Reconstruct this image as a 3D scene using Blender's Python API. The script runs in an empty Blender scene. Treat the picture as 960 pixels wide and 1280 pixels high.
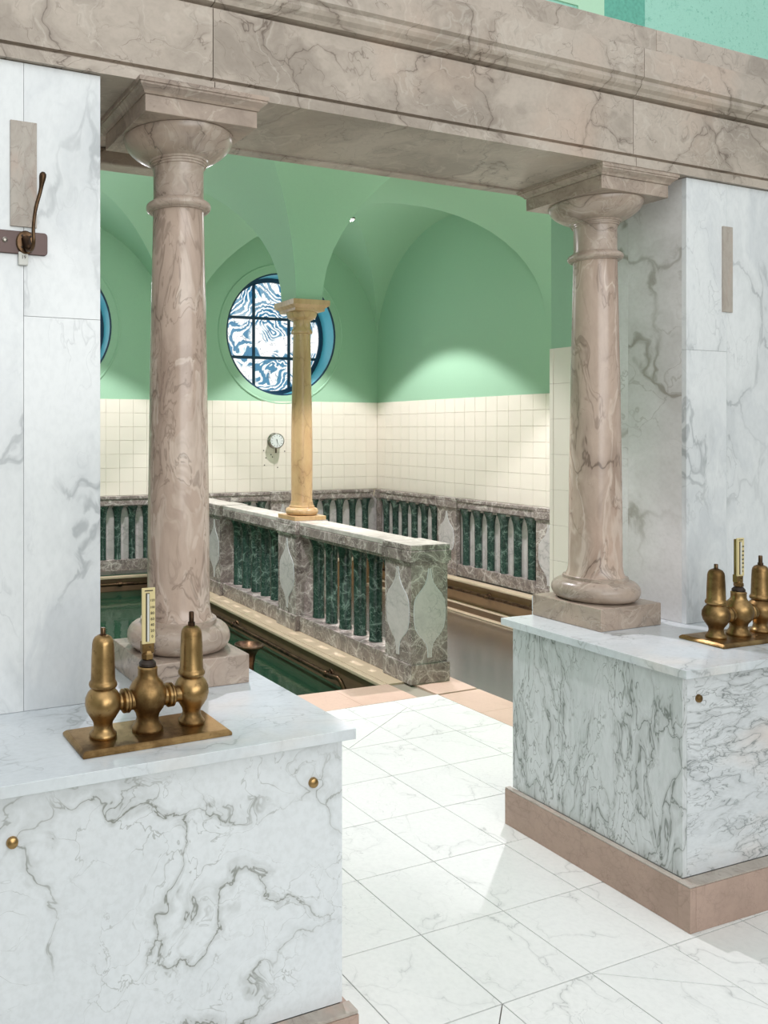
import bpy, bmesh, math, random
from mathutils import Vector, Matrix
random.seed(7)
S = bpy.context.scene
C = S.collection

# ------------------------------------------------------------------ camera
F_PX, CX, HY, YAW, H = 1028.0, 207.8, 538.8, 0.3919, 1.65
cd = bpy.data.cameras.new('camera'); cam = bpy.data.objects.new('camera', cd); C.objects.link(cam)
cd.sensor_fit = 'VERTICAL'; cd.sensor_height = 36.0; cd.sensor_width = 27.0
cd.lens = F_PX*36.0/1280.0
cd.shift_x = (480-CX)/1280.0
cd.shift_y = -(640-HY)/1280.0
cd.clip_start = 0.05; cd.clip_end = 100
cam.location = (0, 0, H); cam.rotation_euler = (math.pi/2, 0, -YAW)
S.camera = cam

# ------------------------------------------------------------------ world, exposure
w = bpy.data.worlds.new('world'); S.world = w; w.use_nodes = True
bg = w.node_tree.nodes['Background']; bg.inputs[0].default_value = (0.93, 0.97, 1.0, 1); bg.inputs[1].default_value = 0.62
S.view_settings.view_transform = 'Standard'; S.view_settings.look = 'None'
S.view_settings.gamma = 1.0; S.view_settings.exposure = 0.42; S.view_settings.use_curve_mapping = False

def area(name, loc, target, size, power, color=(1, 1, 1)):
    ld = bpy.data.lights.new(name, 'AREA'); ld.shape = 'RECTANGLE'; ld.size = size[0]; ld.size_y = size[1]
    ld.energy = power; ld.color = color
    o = bpy.data.objects.new(name, ld); C.objects.link(o); o.location = loc
    o.rotation_euler = (Vector(target)-Vector(loc)).to_track_quat('-Z', 'Y').to_euler(); return o
# daylight through the front room's roof light, a little to the left of the camera
area('skylight', (0.4, -0.6, 5.0), (1.9, 2.4, 0.6), (5.0, 3.4), 38, (1.0, 0.985, 0.97))
# unseen fill light added behind the camera to brighten the front faces
area('rear_fill', (2.0, -2.9, 2.3), (2.3, 2.4, 1.5), (5.0, 2.6), 128, (0.985, 0.985, 1.0))

def spot(name, loc, target, power, angle, blend, color, r=0.03):
    ld = bpy.data.lights.new(name, 'SPOT'); ld.energy = power; ld.spot_size = math.radians(angle)
    ld.spot_blend = blend; ld.color = color; ld.shadow_soft_size = r
    o = bpy.data.objects.new(name, ld); C.objects.link(o); o.location = loc
    o.rotation_euler = (Vector(target)-Vector(loc)).to_track_quat('-Z', 'Y').to_euler(); return o

# hall frame: origin at the near corner of the pool balustrade, turned 2.5 degrees
HT = math.radians(-2.5)
HM = Matrix.Translation((3.5, 4.32, 0)) @ Matrix.Rotation(HT, 4, 'Z')
def hp(u, v, z=0.0): return HM @ Vector((u, v, z))
U0, U1, V0, V1 = -2.72, 2.92, -1.28, 4.64          # hall extents in its own frame
UC, VC = 0.155, 1.70                                # small column
ZS, ZH = 2.74, 1.36                                 # vault springing and rise
bay_c = [(1.60, 3.2), (1.60, 0.2), (-1.30, 3.2), (-1.30, 0.2)]
for i, (u, v) in enumerate(bay_c):
    p = hp(u, v, ZS+ZH-0.225)
    spot('downlight', p, (p.x, p.y, 0), 320 if i == 1 else 255, 93, 0.20, (0.99, 0.93, 0.99))
for i, (u, v) in enumerate(bay_c):
    # weak unseen point light added below each lamp to fill the vault
    ld = bpy.data.lights.new('vault_fill', 'POINT'); ld.energy = 15 if i else 6; ld.color = (1.0, 0.94, 0.99); ld.shadow_soft_size = 0.12
    o = bpy.data.objects.new('vault_fill', ld); C.objects.link(o); o.location = hp(u, v, 3.0 if i else 3.1)

# ------------------------------------------------------------------ materials
def rgb(r, g, b):
    f = lambda c: ((c/255+0.055)/1.055)**2.4 if c > 10 else c/255/12.92
    return (f(r), f(g), f(b), 1)
class NT:
    def __init__(s, name):
        s.m = bpy.data.materials.new(name); s.m.use_nodes = True; s.t = s.m.node_tree; s.n = s.t.nodes
        s.b = s.n['Principled BSDF']; s.out = s.n['Material Output']
    def node(s, typ, **kw):
        n = s.n.new(typ)
        for k, v in kw.items(): setattr(n, k, v)
        return n
    def link(s, a, b): s.t.links.new(a, b)
    def setin(s, n, name, v):
        if hasattr(v, 'default_value') or hasattr(v, 'is_linked'): s.link(v, n.inputs[name])
        else: n.inputs[name].default_value = v
    def coords(s, scale=(1, 1, 1), rot=(0, 0, 0), rand=True):
        tc = s.node('ShaderNodeTexCoord'); mp = s.node('ShaderNodeMapping')
        mp.inputs['Scale'].default_value = scale; mp.inputs['Rotation'].default_value = rot
        s.link(tc.outputs['Object'], mp.inputs['Vector'])
        if rand:
            oi = s.node('ShaderNodeObjectInfo'); mu = s.node('ShaderNodeVectorMath', operation='SCALE')
            cb = s.node('ShaderNodeCombineXYZ')
            m1 = s.node('ShaderNodeMath', operation='MULTIPLY'); m1.inputs[1].default_value = 37.0
            m2 = s.node('ShaderNodeMath', operation='MULTIPLY'); m2.inputs[1].default_value = 91.0
            s.link(oi.outputs['Random'], m1.inputs[0]); s.link(oi.outputs['Random'], m2.inputs[0])
            s.link(m1.outputs[0], cb.inputs[0]); s.link(m2.outputs[0], cb.inputs[1]); s.link(m1.outputs[0], cb.inputs[2])
            s.link(cb.outputs[0], mp.inputs['Location'])
        return mp.outputs[0]
    def noise(s, vec, scale, detail=4, rough=0.55, dist=0.0, out='Fac'):
        n = s.node('ShaderNodeTexNoise'); n.inputs['Scale'].default_value = scale; n.inputs['Detail'].default_value = detail
        n.inputs['Roughness'].default_value = rough; n.inputs['Distortion'].default_value = dist
        s.link(vec, n.inputs['Vector']); return n.outputs[out]
    def ramp(s, fac, lo, hi, a=0.0, b=1.0):
        n = s.node('ShaderNodeMapRange'); n.inputs['From Min'].default_value = lo; n.inputs['From Max'].default_value = hi
        n.inputs['To Min'].default_value = a; n.inputs['To Max'].default_value = b; n.interpolation_type = 'SMOOTHSTEP'
        s.link(fac, n.inputs['Value']); return n.outputs[0]
    def mul(s, a, b, op='MULTIPLY'):
        n = s.node('ShaderNodeMath', operation=op); n.use_clamp = op != 'ADD' or True
        for i, v in enumerate((a, b)):
            if isinstance(v, (int, float)): n.inputs[i].default_value = v
            else: s.link(v, n.inputs[i])
        return n.outputs[0]
    def mix(s, fac, a, b):
        n = s.node('ShaderNodeMix', data_type='RGBA')
        for k, v in ((0, fac), (6, a), (7, b)):
            if isinstance(v, (int, float, tuple)): n.inputs[k].default_value = v
            else: s.link(v, n.inputs[k])
        return n.outputs[2]
    def warp(s, vec, amt, scale, detail=3):
        c = s.noise(vec, scale, detail, 0.6, out='Color')
        sb = s.node('ShaderNodeVectorMath', operation='SUBTRACT'); sb.inputs[1].default_value = (.5, .5, .5); s.link(c, sb.inputs[0])
        sc = s.node('ShaderNodeVectorMath', operation='SCALE'); sc.inputs['Scale'].default_value = amt; s.link(sb.outputs[0], sc.inputs[0])
        ad = s.node('ShaderNodeVectorMath', operation='ADD'); s.link(vec, ad.inputs[0]); s.link(sc.outputs[0], ad.inputs[1])
        return ad.outputs[0]
    def cracks(s, vec, scale, width):
        v = s.node('ShaderNodeTexVoronoi', feature='DISTANCE_TO_EDGE'); v.inputs['Scale'].default_value = scale
        s.link(vec, v.inputs['Vector']); return s.ramp(v.outputs['Distance'], 0, width, 1, 0)
    def done(s, col, rough=0.3, metal=0.0, bump=None, bstr=0.1, bdist=0.002, spec=None):
        s.setin(s.b, 'Base Color', col) if not isinstance(col, tuple) else setattr(s.b.inputs['Base Color'], 'default_value', col)
        if isinstance(rough, (int, float)): s.b.inputs['Roughness'].default_value = rough
        else: s.link(rough, s.b.inputs['Roughness'])
        s.b.inputs['Metallic'].default_value = metal
        if spec is not None: s.b.inputs['Specular IOR Level'].default_value = spec
        if bump is not None:
            bn = s.node('ShaderNodeBump'); bn.inputs['Strength'].default_value = bstr; bn.inputs['Distance'].default_value = bdist
            s.link(bump, bn.inputs['Height']); s.link(bn.outputs[0], s.b.inputs['Normal'])
        return s.m

def marble(name, base, cloud, vein, s1=3.0, w1=0.03, s2=9.0, w2=0.03, warp=0.35, stretch=(1, 1, 1), rot=(0, 0, 0), a1=0.8, a2=0.5, rough=0.22, cs=2.0, ca=0.5, tint=None, ms=2.5, mlo=.42, mhi=.62, flow=None):
    m = NT(name); c = m.coords(stretch, rot)
    wv = m.warp(c, warp, 2.6, 3); wv2 = m.warp(wv, warp*0.16, 13.0, 3)
    cl = m.ramp(m.noise(wv2, cs, 6, 0.6), 0.4, 0.7)
    col = m.mix(m.mul(cl, ca), base, cloud)
    if tint: col = m.mix(m.mul(m.ramp(m.noise(c, cs*0.6, 3), 0.52, 0.72), 0.5), col, tint)
    if flow:
        fc, fs, fa, fw = flow; nn = m.noise(wv2, fs, 3, .5, 1.2)
        ab = m.node('ShaderNodeMath', operation='ABSOLUTE'); sb = m.node('ShaderNodeMath', operation='SUBTRACT'); sb.inputs[1].default_value = .5
        m.link(nn, sb.inputs[0]); m.link(sb.outputs[0], ab.inputs[0])
        col = m.mix(m.mul(m.ramp(ab.outputs[0], 0, fw, 1, 0), fa), col, fc)
        n3 = m.noise(wv2, fs*1.7, 4, .6, .8)
        sb2 = m.node('ShaderNodeMath', operation='SUBTRACT'); sb2.inputs[1].default_value = .56; ab2 = m.node('ShaderNodeMath', operation='ABSOLUTE')
        m.link(n3, sb2.inputs[0]); m.link(sb2.outputs[0], ab2.inputs[0])
        col = m.mix(m.mul(m.ramp(ab2.outputs[0], 0, fw*.6, 1, 0), fa*.7), col, vein)
    mask = m.ramp(m.noise(c, ms, 3), mlo, mhi)
    mask2 = m.ramp(m.noise(c, ms*1.7, 3), mlo+.02, mhi+.03)
    k1 = m.mul(m.mul(m.cracks(wv2, s1, w1), mask), a1)
    k2 = m.mul(m.mul(m.cracks(wv2, s2, w2), mask2), a2)
    soft = m.mul(m.mul(m.cracks(wv2, s1, w1*6), mask), a1*0.35)
    col = m.mix(soft, col, vein); col = m.mix(k1, col, vein); col = m.mix(k2, col, vein)
    fine = m.noise(c, 60, 3); col = m.mix(m.mul(m.ramp(fine, .35, .75), 0.10), col, vein)
    return m.done(col, rough, bump=fine, bstr=0.03)

M = {}
M['white'] = marble('white_marble', rgb(222, 226, 229), rgb(204, 209, 213), rgb(118, 120, 110), 2.4, .014, 7.5, .022, .7, cs=1.4, ca=.45, a1=.85, a2=.5, ms=2.0, mlo=.42, mhi=.60)
M['white_pilaster'] = marble('white_marble_pilaster', rgb(228, 231, 232), rgb(196, 201, 206), rgb(158, 163, 166), 2.0, .035, 6.0, .03, .7, (1, 1, .6), (0, .5, 0), cs=2.6, ca=.6, a1=.65, a2=.35, ms=1.8, mlo=.44, mhi=.62)
M['white_slab'] = marble('white_marble_slab', rgb(216, 222, 226), rgb(192, 199, 204), rgb(138, 143, 144), 3.2, .02, 9.0, .03, .4, (1, 1.6, 1), (0, 0, .5), cs=3, ca=.5, a1=.5, a2=.4, rough=.16, tint=rgb(226, 216, 205))
M['white_green'] = marble('greenish_white_marble', rgb(212, 215, 217), rgb(190, 197, 197), rgb(104, 110, 104), 6.5, .03, 17, .055, .6, (1.8, 1.8, .55), (.25, 0, 0), cs=3, ca=.6, a1=.8, a2=.7, ms=3.2, mlo=.38, mhi=.55)
M['white_streak'] = marble('streaked_white_marble', rgb(216, 220, 223), rgb(196, 200, 204), rgb(118, 124, 124), 5.0, .03, 14, .06, .7, (.8, 1, 2.2), (0, .35, 0), cs=3, ca=.5, a1=.7, a2=.7, ms=3.2, tint=rgb(226, 206, 194), mlo=.40, mhi=.58)
M['reveal'] = marble('reveal_marble', rgb(224, 223, 222), rgb(200, 200, 198), rgb(138, 133, 122), 1.7, .05, 4.5, .03, .6, (1, 1, 1), (.8, 0, 0), cs=1.8, ca=.6, a1=.75, a2=.35, ms=1.4)
M['floor_tile'] = marble('floor_marble', rgb(228, 229, 226), rgb(219, 221, 219), rgb(160, 162, 160), 3.5, .009, 9.0, .012, .5, cs=2, ca=.5, a1=.6, a2=.45, rough=.30)
M['brown'] = marble('brown_column_marble', rgb(190, 169, 154), rgb(152, 130, 116), rgb(104, 86, 74), 3.0, .016, 8.0, .022, .6, (1, 1, .34), (.25, .15, 0), cs=4.2, ca=.75, a1=.8, a2=.5, rough=.24, tint=rgb(204, 176, 158), flow=(rgb(216, 200, 186), 3.0, .6, .035))
M['brown2'] = marble('brown_capital_marble', rgb(176, 159, 145), rgb(134, 119, 107), rgb(92, 78, 68), 4.0, .014, 11.0, .02, .5, cs=5, ca=.7, a1=.7, a2=.5, rough=.28, tint=rgb(192, 168, 150), flow=(rgb(200, 188, 174), 4.0, .45, .03))
M['architrave'] = marble('beige_grey_marble', rgb(186, 174, 161), rgb(146, 135, 123), rgb(104, 90, 78), 2.2, .008, 6.0, .012, .5, (1, 1, 1.2), (0, .5, 0), cs=3.0, ca=.85, a1=.85, a2=.6, rough=.33, tint=rgb(196, 172, 154), ms=3.0, mlo=.38, mhi=.56, flow=(rgb(206, 198, 186), 2.0, .32, .018))
M['grey'] = marble('grey_rail_marble', rgb(134, 122, 117), rgb(90, 80, 76), rgb(214, 206, 198), 5.5, .028, 15, .045, .4, cs=7, ca=.85, a1=.9, a2=.65, rough=.22, tint=rgb(150, 134, 124), ms=4, mlo=.38, mhi=.56, flow=(rgb(190, 180, 170), 6.0, .5, .03))
M['grey_light'] = marble('pale_grey_cap_marble', rgb(196, 190, 182), rgb(160, 153, 146), rgb(226, 220, 212), 4.5, .03, 13, .03, .4, cs=6, ca=.8, a1=.6, a2=.4, rough=.24, ms=4)
M['green'] = marble('dark_green_marble', rgb(36, 60, 52), rgb(14, 28, 25), rgb(150, 176, 162), 11, .04, 28, .05, .25, cs=9, ca=.8, a1=.6, a2=.6, rough=.18, ms=9, mlo=.46, mhi=.62)
M['inlay'] = marble('white_inlay_marble', rgb(204, 198, 195), rgb(178, 173, 171), rgb(120, 122, 118), 9, .03, 20, .04, .3, cs=8, ca=.5, a1=.5, a2=.4, rough=.25)
M['yellow'] = marble('yellow_marble', rgb(198, 164, 120), rgb(176, 138, 98), rgb(140, 106, 72), 7, .015, 18, .02, .3, (1, 1, .4), (.2, .1, 0), cs=5, ca=.7, a1=.6, a2=.4, rough=.28, tint=rgb(214, 174, 140))
M['pink'] = marble('pink_limestone', rgb(208, 180, 162), rgb(194, 164, 145), rgb(160, 134, 112), 14, .02, 30, .03, .3, cs=4, ca=.5, a1=.15, a2=.2, rough=.5)
M['plinth'] = marble('brown_travertine', rgb(180, 154, 140), rgb(160, 136, 122), rgb(112, 92, 80), 30, .05, 70, .06, .2, cs=4, ca=.6, a1=.25, a2=.35, rough=.5, ms=12)
M['insert'] = marble('rough_beige_insert', rgb(178, 170, 160), rgb(160, 148, 138), rgb(120, 108, 98), 16, .012, 40, .04, .5, (1.6, 1, .8), (0, .5, 0), cs=12, ca=.8, a1=.5, a2=.5, rough=.5, tint=rgb(190, 160, 144))
M['ledge'] = marble('beige_ledge_stone', rgb(206, 188, 160), rgb(190, 170, 142), rgb(150, 128, 100), 14, .02, 30, .03, .3, cs=4, ca=.4, a1=.1, a2=.2, rough=.4)

def simple(name, col, rough=.5, metal=0, ns=20, na=.12, bstr=.05, bd=.002):
    m = NT(name); c = m.coords(); n = m.noise(c, ns, 4)
    dk = tuple(x*.55 for x in col[:3])+(1,)
    return m.done(m.mix(m.mul(m.ramp(n, .35, .75), na), col, dk), rough, metal, n, bstr, bd)
M['grout'] = simple('grout', rgb(150, 143, 128), .8)
M['paint'] = simple('green_paint', rgb(154, 193, 163), .55, ns=70, na=.06, bstr=.12)
M['reveal_blue'] = simple('blue_reveal_paint', rgb(104, 200, 224), .4, na=.1)
M['tile'] = simple('cream_glazed_tile', rgb(234, 226, 212), .22, ns=3, na=.05, bstr=.02)
M['tilegrout'] = simple('tile_grout', rgb(210, 200, 178), .8)
M['dark_bar'] = simple('dark_blue_lead', rgb(20, 58, 84), .5)
M['riser'] = simple('brown_pool_riser', rgb(132, 104, 72), .35, ns=8, na=.35)
M['riser_dark'] = simple('dark_brown_pool_riser', rgb(116, 92, 68), .35, ns=8, na=.35)
M['basin'] = simple('green_basin_tile', rgb(96, 128, 104), .4, ns=5, na=.4)
M['basin_pale'] = simple('pale_basin_tile', rgb(158, 160, 138), .4, ns=5, na=.25)
M['black'] = simple('black_ink', rgb(20, 18, 15), .6)
M['dark_hole'] = simple('dark_plug', rgb(60, 48, 40), .8)
M['cream_plate'] = simple('cream_enamel_plate', rgb(212, 196, 146), .4, na=.06)
M['label_white'] = simple('white_tag', rgb(214, 214, 208), .5, na=.05)
M['dial'] = simple('white_dial', rgb(226, 228, 226), .3, na=.03)
M['room'] = simple('pale_room_paint', rgb(206, 208, 200), .7)
M['rubber'] = simple('dark_gland_nut', rgb(58, 48, 42), .45, .5)

def metal(name, c1, c2, rough=.28, sc=9):
    m = NT(name); c = m.coords(); n = m.noise(c, sc, 6, .6); n2 = m.noise(c, 90, 3)
    col = m.mix(m.ramp(n, .40, .68), c1, c2)
    col = m.mix(m.mul(m.ramp(n2, .58, .72), .35), col, tuple(x*.5 for x in c2[:3])+(1,))
    return m.done(col, m.ramp(n, .3, .7, rough, rough+.18), 1.0, n2, .05)
M['brass'] = metal('aged_brass', rgb(166, 136, 92), rgb(104, 80, 50), .30)
M['bronze'] = metal('dark_bronze', rgb(104, 82, 62), rgb(56, 42, 33), .3, 12)
M['rail'] = simple('dark_purple_brown_rail', rgb(92, 74, 70), .42, .35, ns=9, na=.5)
M['chrome'] = metal('nickel', rgb(188, 184, 176), rgb(140, 134, 126), .22)

def glass_mat():
    m = NT('clear_glass'); m.b.inputs['Base Color'].default_value = (.9, .95, .95, 1); m.b.inputs['Roughness'].default_value = .05
    m.b.inputs['Transmission Weight'].default_value = .85; return m.m
M['glass'] = glass_mat()
def emit(name, col, st):
    m = NT(name); m.b.inputs['Base Color'].default_value = col; m.b.inputs['Emission Color'].default_value = col
    m.b.inputs['Emission Strength'].default_value = st; return m.m
M['lamp'] = emit('lamp_glass', (1, .97, .9, 1), 14)

def stained():
    # backlit painted glass: white ground, blue swirls and dark contour lines
    m = NT('blue_painted_glass'); c = m.coords(rand=False)
    big = m.warp(c, 1.1, 1.3, 2); w1 = m.warp(big, .12, 7, 2)
    wv = m.node('ShaderNodeTexWave', wave_type='RINGS', rings_direction='Y'); wv.inputs['Scale'].default_value = 4.6
    wv.inputs['Distortion'].default_value = 5.5; wv.inputs['Detail'].default_value = 2; wv.inputs['Detail Scale'].default_value = 1.4
    m.link(w1, wv.inputs['Vector'])
    mask = m.ramp(m.noise(c, 2.4, 2, .5, .6), .455, .53)
    sky = m.node('ShaderNodeSeparateXYZ'); m.link(c, sky.inputs[0])
    top = m.ramp(sky.outputs[2], .12, .36)
    cal = m.ramp(sky.outputs[2], -.05, -.5)
    area_ = m.mul(mask, .9); area_ = m.mul(area_, m.mul(top, .75), 'ADD'); 
    blue = m.mul(m.ramp(wv.outputs['Fac'], .50, .62), area_)
    mid = m.mul(m.ramp(wv.outputs['Fac'], .30, .45), area_)
    col = m.mix(m.mul(mid, .6), (1, 1, .99, 1), rgb(96, 206, 232))
    col = m.mix(m.mul(blue, .95), col, rgb(0, 104, 150))
    edge = m.mul(m.mul(m.ramp(wv.outputs['Fac'], .46, .51), m.ramp(wv.outputs['Fac'], .56, .61, 1, 0)), area_)
    col = m.mix(m.mul(edge, .9), col, rgb(4, 44, 74))
    ln = m.cracks(m.warp(c, .5, 3.4, 3), 5.5, .022)
    col = m.mix(m.mul(ln, .75), col, rgb(30, 80, 116))
    m.b.inputs['Base Color'].default_value = (.05, .05, .05, 1); m.b.inputs['Roughness'].default_value = .3
    m.link(col, m.b.inputs['Emission Color']); m.b.inputs['Emission Strength'].default_value = .84
    return m.m
M['stained'] = stained()

def water(name, tint, gl, df_=.40, ro=.03):
    m = NT(name); m.n.remove(m.b)
    c = m.coords(rand=False); n = m.noise(c, 5, 3, .5); n2 = m.noise(c, 22, 2)
    add = m.mul(n, m.mul(n2, .25), 'ADD')
    bn = m.node('ShaderNodeBump'); bn.inputs['Strength'].default_value = .12; bn.inputs['Distance'].default_value = .02; m.link(add, bn.inputs['Height'])
    tr = m.node('ShaderNodeBsdfTransparent'); tr.inputs[0].default_value = tint
    g = m.node('ShaderNodeBsdfGlossy'); g.inputs['Roughness'].default_value = ro; m.link(bn.outputs[0], g.inputs['Normal'])
    df = m.node('ShaderNodeBsdfDiffuse'); df.inputs[0].default_value = gl
    fr = m.node('ShaderNodeFresnel'); fr.inputs[0].default_value = 1.33; m.link(bn.outputs[0], fr.inputs['Normal'])
    mx0 = m.node('ShaderNodeMixShader'); mx0.inputs[0].default_value = df_; m.link(tr.outputs[0], mx0.inputs[1]); m.link(df.outputs[0], mx0.inputs[2])
    mx = m.node('ShaderNodeMixShader'); m.link(fr.outputs[0], mx.inputs[0]); m.link(mx0.outputs[0], mx.inputs[1]); m.link(g.outputs[0], mx.inputs[2])
    m.link(mx.outputs[0], m.out.inputs[0]); return m.m
M['water_l'] = water('green_pool_water', (.34, .50, .40, 1), rgb(62, 100, 76))
M['water_r'] = water('pale_pool_water', (.62, .70, .58, 1), rgb(228, 222, 200), .92, .25)

def mint():
    m = NT('sponged_mint_paint'); c = m.coords(rand=False)
    n = m.noise(c, 26, 5, .7); n2 = m.noise(c, 70, 4, .7)
    col = m.mix(m.mul(m.ramp(n, .55, .72), .55), rgb(160, 214, 196), rgb(96, 170, 148))
    col = m.mix(m.mul(m.ramp(n2, .58, .70), .5), col, rgb(84, 150, 128))
    return m.done(col, .8, bump=n2, bstr=.5, bdist=.006)
M['mint'] = mint()
M['mint_dark'] = simple('sponged_teal_paint', rgb(104, 180, 160), .8, ns=60, na=.5, bstr=.4)
M['mint_pale'] = simple('pale_mint_paint', rgb(182, 222, 192), .8, ns=60, na=.05)

# ------------------------------------------------------------------ mesh helpers
def box(bm, x0, x1, y0, y1, z0, z1, bev=0.0):
    vs = [bm.verts.new((x, y, z)) for z in (z0, z1) for y in (y0, y1) for x in (x0, x1)]
    fs = [bm.faces.new([vs[i] for i in q]) for q in ((0, 2, 3, 1), (4, 5, 7, 6), (0, 1, 5, 4), (2, 6, 7, 3), (0, 4, 6, 2), (1, 3, 7, 5))]
    if bev:
        es = list({e for f in fs for e in f.edges})
        bmesh.ops.bevel(bm, geom=es, offset=bev, segments=2, affect='EDGES', profile=.5)
    return bm
def prism(bm, pts, z0, z1, bev=0.0):          # polygon in XY (counter-clockwise), extruded in z
    a = [bm.verts.new((x, y, z0)) for x, y in pts]; b = [bm.verts.new((x, y, z1)) for x, y in pts]
    n = len(pts); top = bm.faces.new(b); bot = bm.faces.new(a[::-1])
    for i in range(n): bm.faces.new((a[i], a[(i+1) % n], b[(i+1) % n], b[i]))
    if bev: bmesh.ops.bevel(bm, geom=list(top.edges), offset=bev, segments=1, affect='EDGES')
    return bm
def profile_x(bm, prof, x0, x1):              # closed (y,z) outline extruded along x
    a = [bm.verts.new((x0, y, z)) for y, z in prof]; b = [bm.verts.new((x1, y, z)) for y, z in prof]
    n = len(prof); bm.faces.new(a); bm.faces.new(b[::-1])
    for i in range(n): bm.faces.new((a[i], b[i], b[(i+1) % n], a[(i+1) % n]))
    bmesh.ops.recalc_face_normals(bm, faces=bm.faces); return bm
def lathe(bm, prof, seg=40, cx=0, cy=0, mat=None):        # prof: list of (r,z)
    rings = []
    start = len(bm.verts)
    nv = []
    for r, z in prof:
        if r < 1e-5: ring = [bm.verts.new((cx, cy, z))]
        else: ring = [bm.verts.new((cx+r*math.cos(2*math.pi*i/seg), cy+r*math.sin(2*math.pi*i/seg), z)) for i in range(seg)]
        rings.append(ring); nv += ring
    for a, b in zip(rings, rings[1:]):
        if len(a) == 1 and len(b) == 1: continue
        for i in range(seg):
            j = (i+1) % seg
            if len(a) == 1: bm.faces.new((a[0], b[j], b[i]))
            elif len(b) == 1: bm.faces.new((a[i], a[j], b[0]))
            else: bm.faces.new((a[i], a[j], b[j], b[i]))
    if len(rings[0]) > 1: bm.faces.new(rings[0][::-1])
    if len(rings[-1]) > 1: bm.faces.new(rings[-1])
    if mat is not None: bmesh.ops.transform(bm, matrix=mat, verts=nv)
    return bm
def tube(bm, pts, rad, seg=12):
    pts = [Vector(p) for p in pts]; n = len(pts)
    rads = rad if isinstance(rad, (list, tuple)) else [rad]*n
    t0 = (pts[1]-pts[0]).normalized(); up = Vector((0, 0, 1)) if abs(t0.z) < .9 else Vector((1, 0, 0))
    side = t0.cross(up).normalized(); rings = []
    for i, p in enumerate(pts):
        t = (pts[min(i+1, n-1)]-pts[max(i-1, 0)]).normalized()
        side = (side - t*side.dot(t)).normalized(); nn = t.cross(side)
        rings.append([bm.verts.new(p+rads[i]*(side*math.cos(2*math.pi*k/seg)+nn*math.sin(2*math.pi*k/seg))) for k in range(seg)])
    for a, b in zip(rings, rings[1:]):
        for k in range(seg): bm.faces.new((a[k], b[k], b[(k+1) % seg], a[(k+1) % seg]))
    bm.faces.new(rings[0]); bm.faces.new(rings[-1][::-1])
    return bm
def spline(pts, n=8):
    pts = [Vector(p) for p in pts]; out = []
    P = [pts[0]]+pts+[pts[-1]]
    for i in range(1, len(P)-2):
        for k in range(n):
            t = k/n; a, b, c, d = P[i-1], P[i], P[i+1], P[i+2]
            out.append(.5*((2*b)+(c-a)*t+(2*a-5*b+4*c-d)*t*t+(3*b-a-3*c+d)*t**3))
    out.append(pts[-1]); return out
def mesh(name, bm, mat, smooth=False, angle=35):
    bmesh.ops.recalc_face_normals(bm, faces=bm.faces)
    if smooth:
        a = math.radians(angle)
        for f in bm.faces: f.smooth = True
        for e in bm.edges:
            if len(e.link_faces) == 2 and e.calc_face_angle(0) > a: e.smooth = False
    me = bpy.data.meshes.new(name); bm.to_mesh(me); bm.free()
    me.materials.append(mat); return me
def obj(name, bm, mat, parent=None, loc=(0, 0, 0), rotz=0, smooth=False, angle=35, matrix=None):
    me = bm if isinstance(bm, bpy.types.Mesh) else mesh(name, bm, mat, smooth, angle)
    o = bpy.data.objects.new(name, me); C.objects.link(o)
    o.location = loc; o.rotation_euler = (0, 0, rotz)
    if matrix is not None: o.matrix_local = matrix
    if parent: o.parent = parent
    return o
def tag(o, label=None, cat=None, group=None, kind=None):
    if label: o['label'] = label
    if cat: o['category'] = cat
    if group: o['group'] = group
    if kind: o['kind'] = kind
    return o
def thing(name, label, cat, loc=(0, 0, 0), rotz=0, group=None, kind=None):
    o = bpy.data.objects.new(name, None); C.objects.link(o); o.location = loc; o.rotation_euler = (0, 0, rotz)
    return tag(o, label, cat, group, kind)
def copy_tree(o, parent=None):
    c = o.copy(); C.objects.link(c); c.parent = parent
    for ch in list(o.children): copy_tree(ch, c)
    return c
NB = bmesh.new
def BX(*a, **k): return box(NB(), *a, **k)
def text_mesh(name, s, size, mat, ext=.0004):
    cu = bpy.data.curves.new(name, 'FONT'); cu.body = s; cu.size = size; cu.align_x = 'CENTER'; cu.align_y = 'CENTER'; cu.extrude = ext; cu.resolution_u = 2
    t = bpy.data.objects.new(name, cu); C.objects.link(t)
    dg = bpy.context.evaluated_depsgraph_get(); dg.update()
    me = bpy.data.meshes.new_from_object(t.evaluated_get(dg)); bpy.data.objects.remove(t); bpy.data.curves.remove(cu)
    me.materials.clear(); me.materials.append(mat); return me
RX90 = Matrix.Rotation(math.pi/2, 4, 'X')

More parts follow.
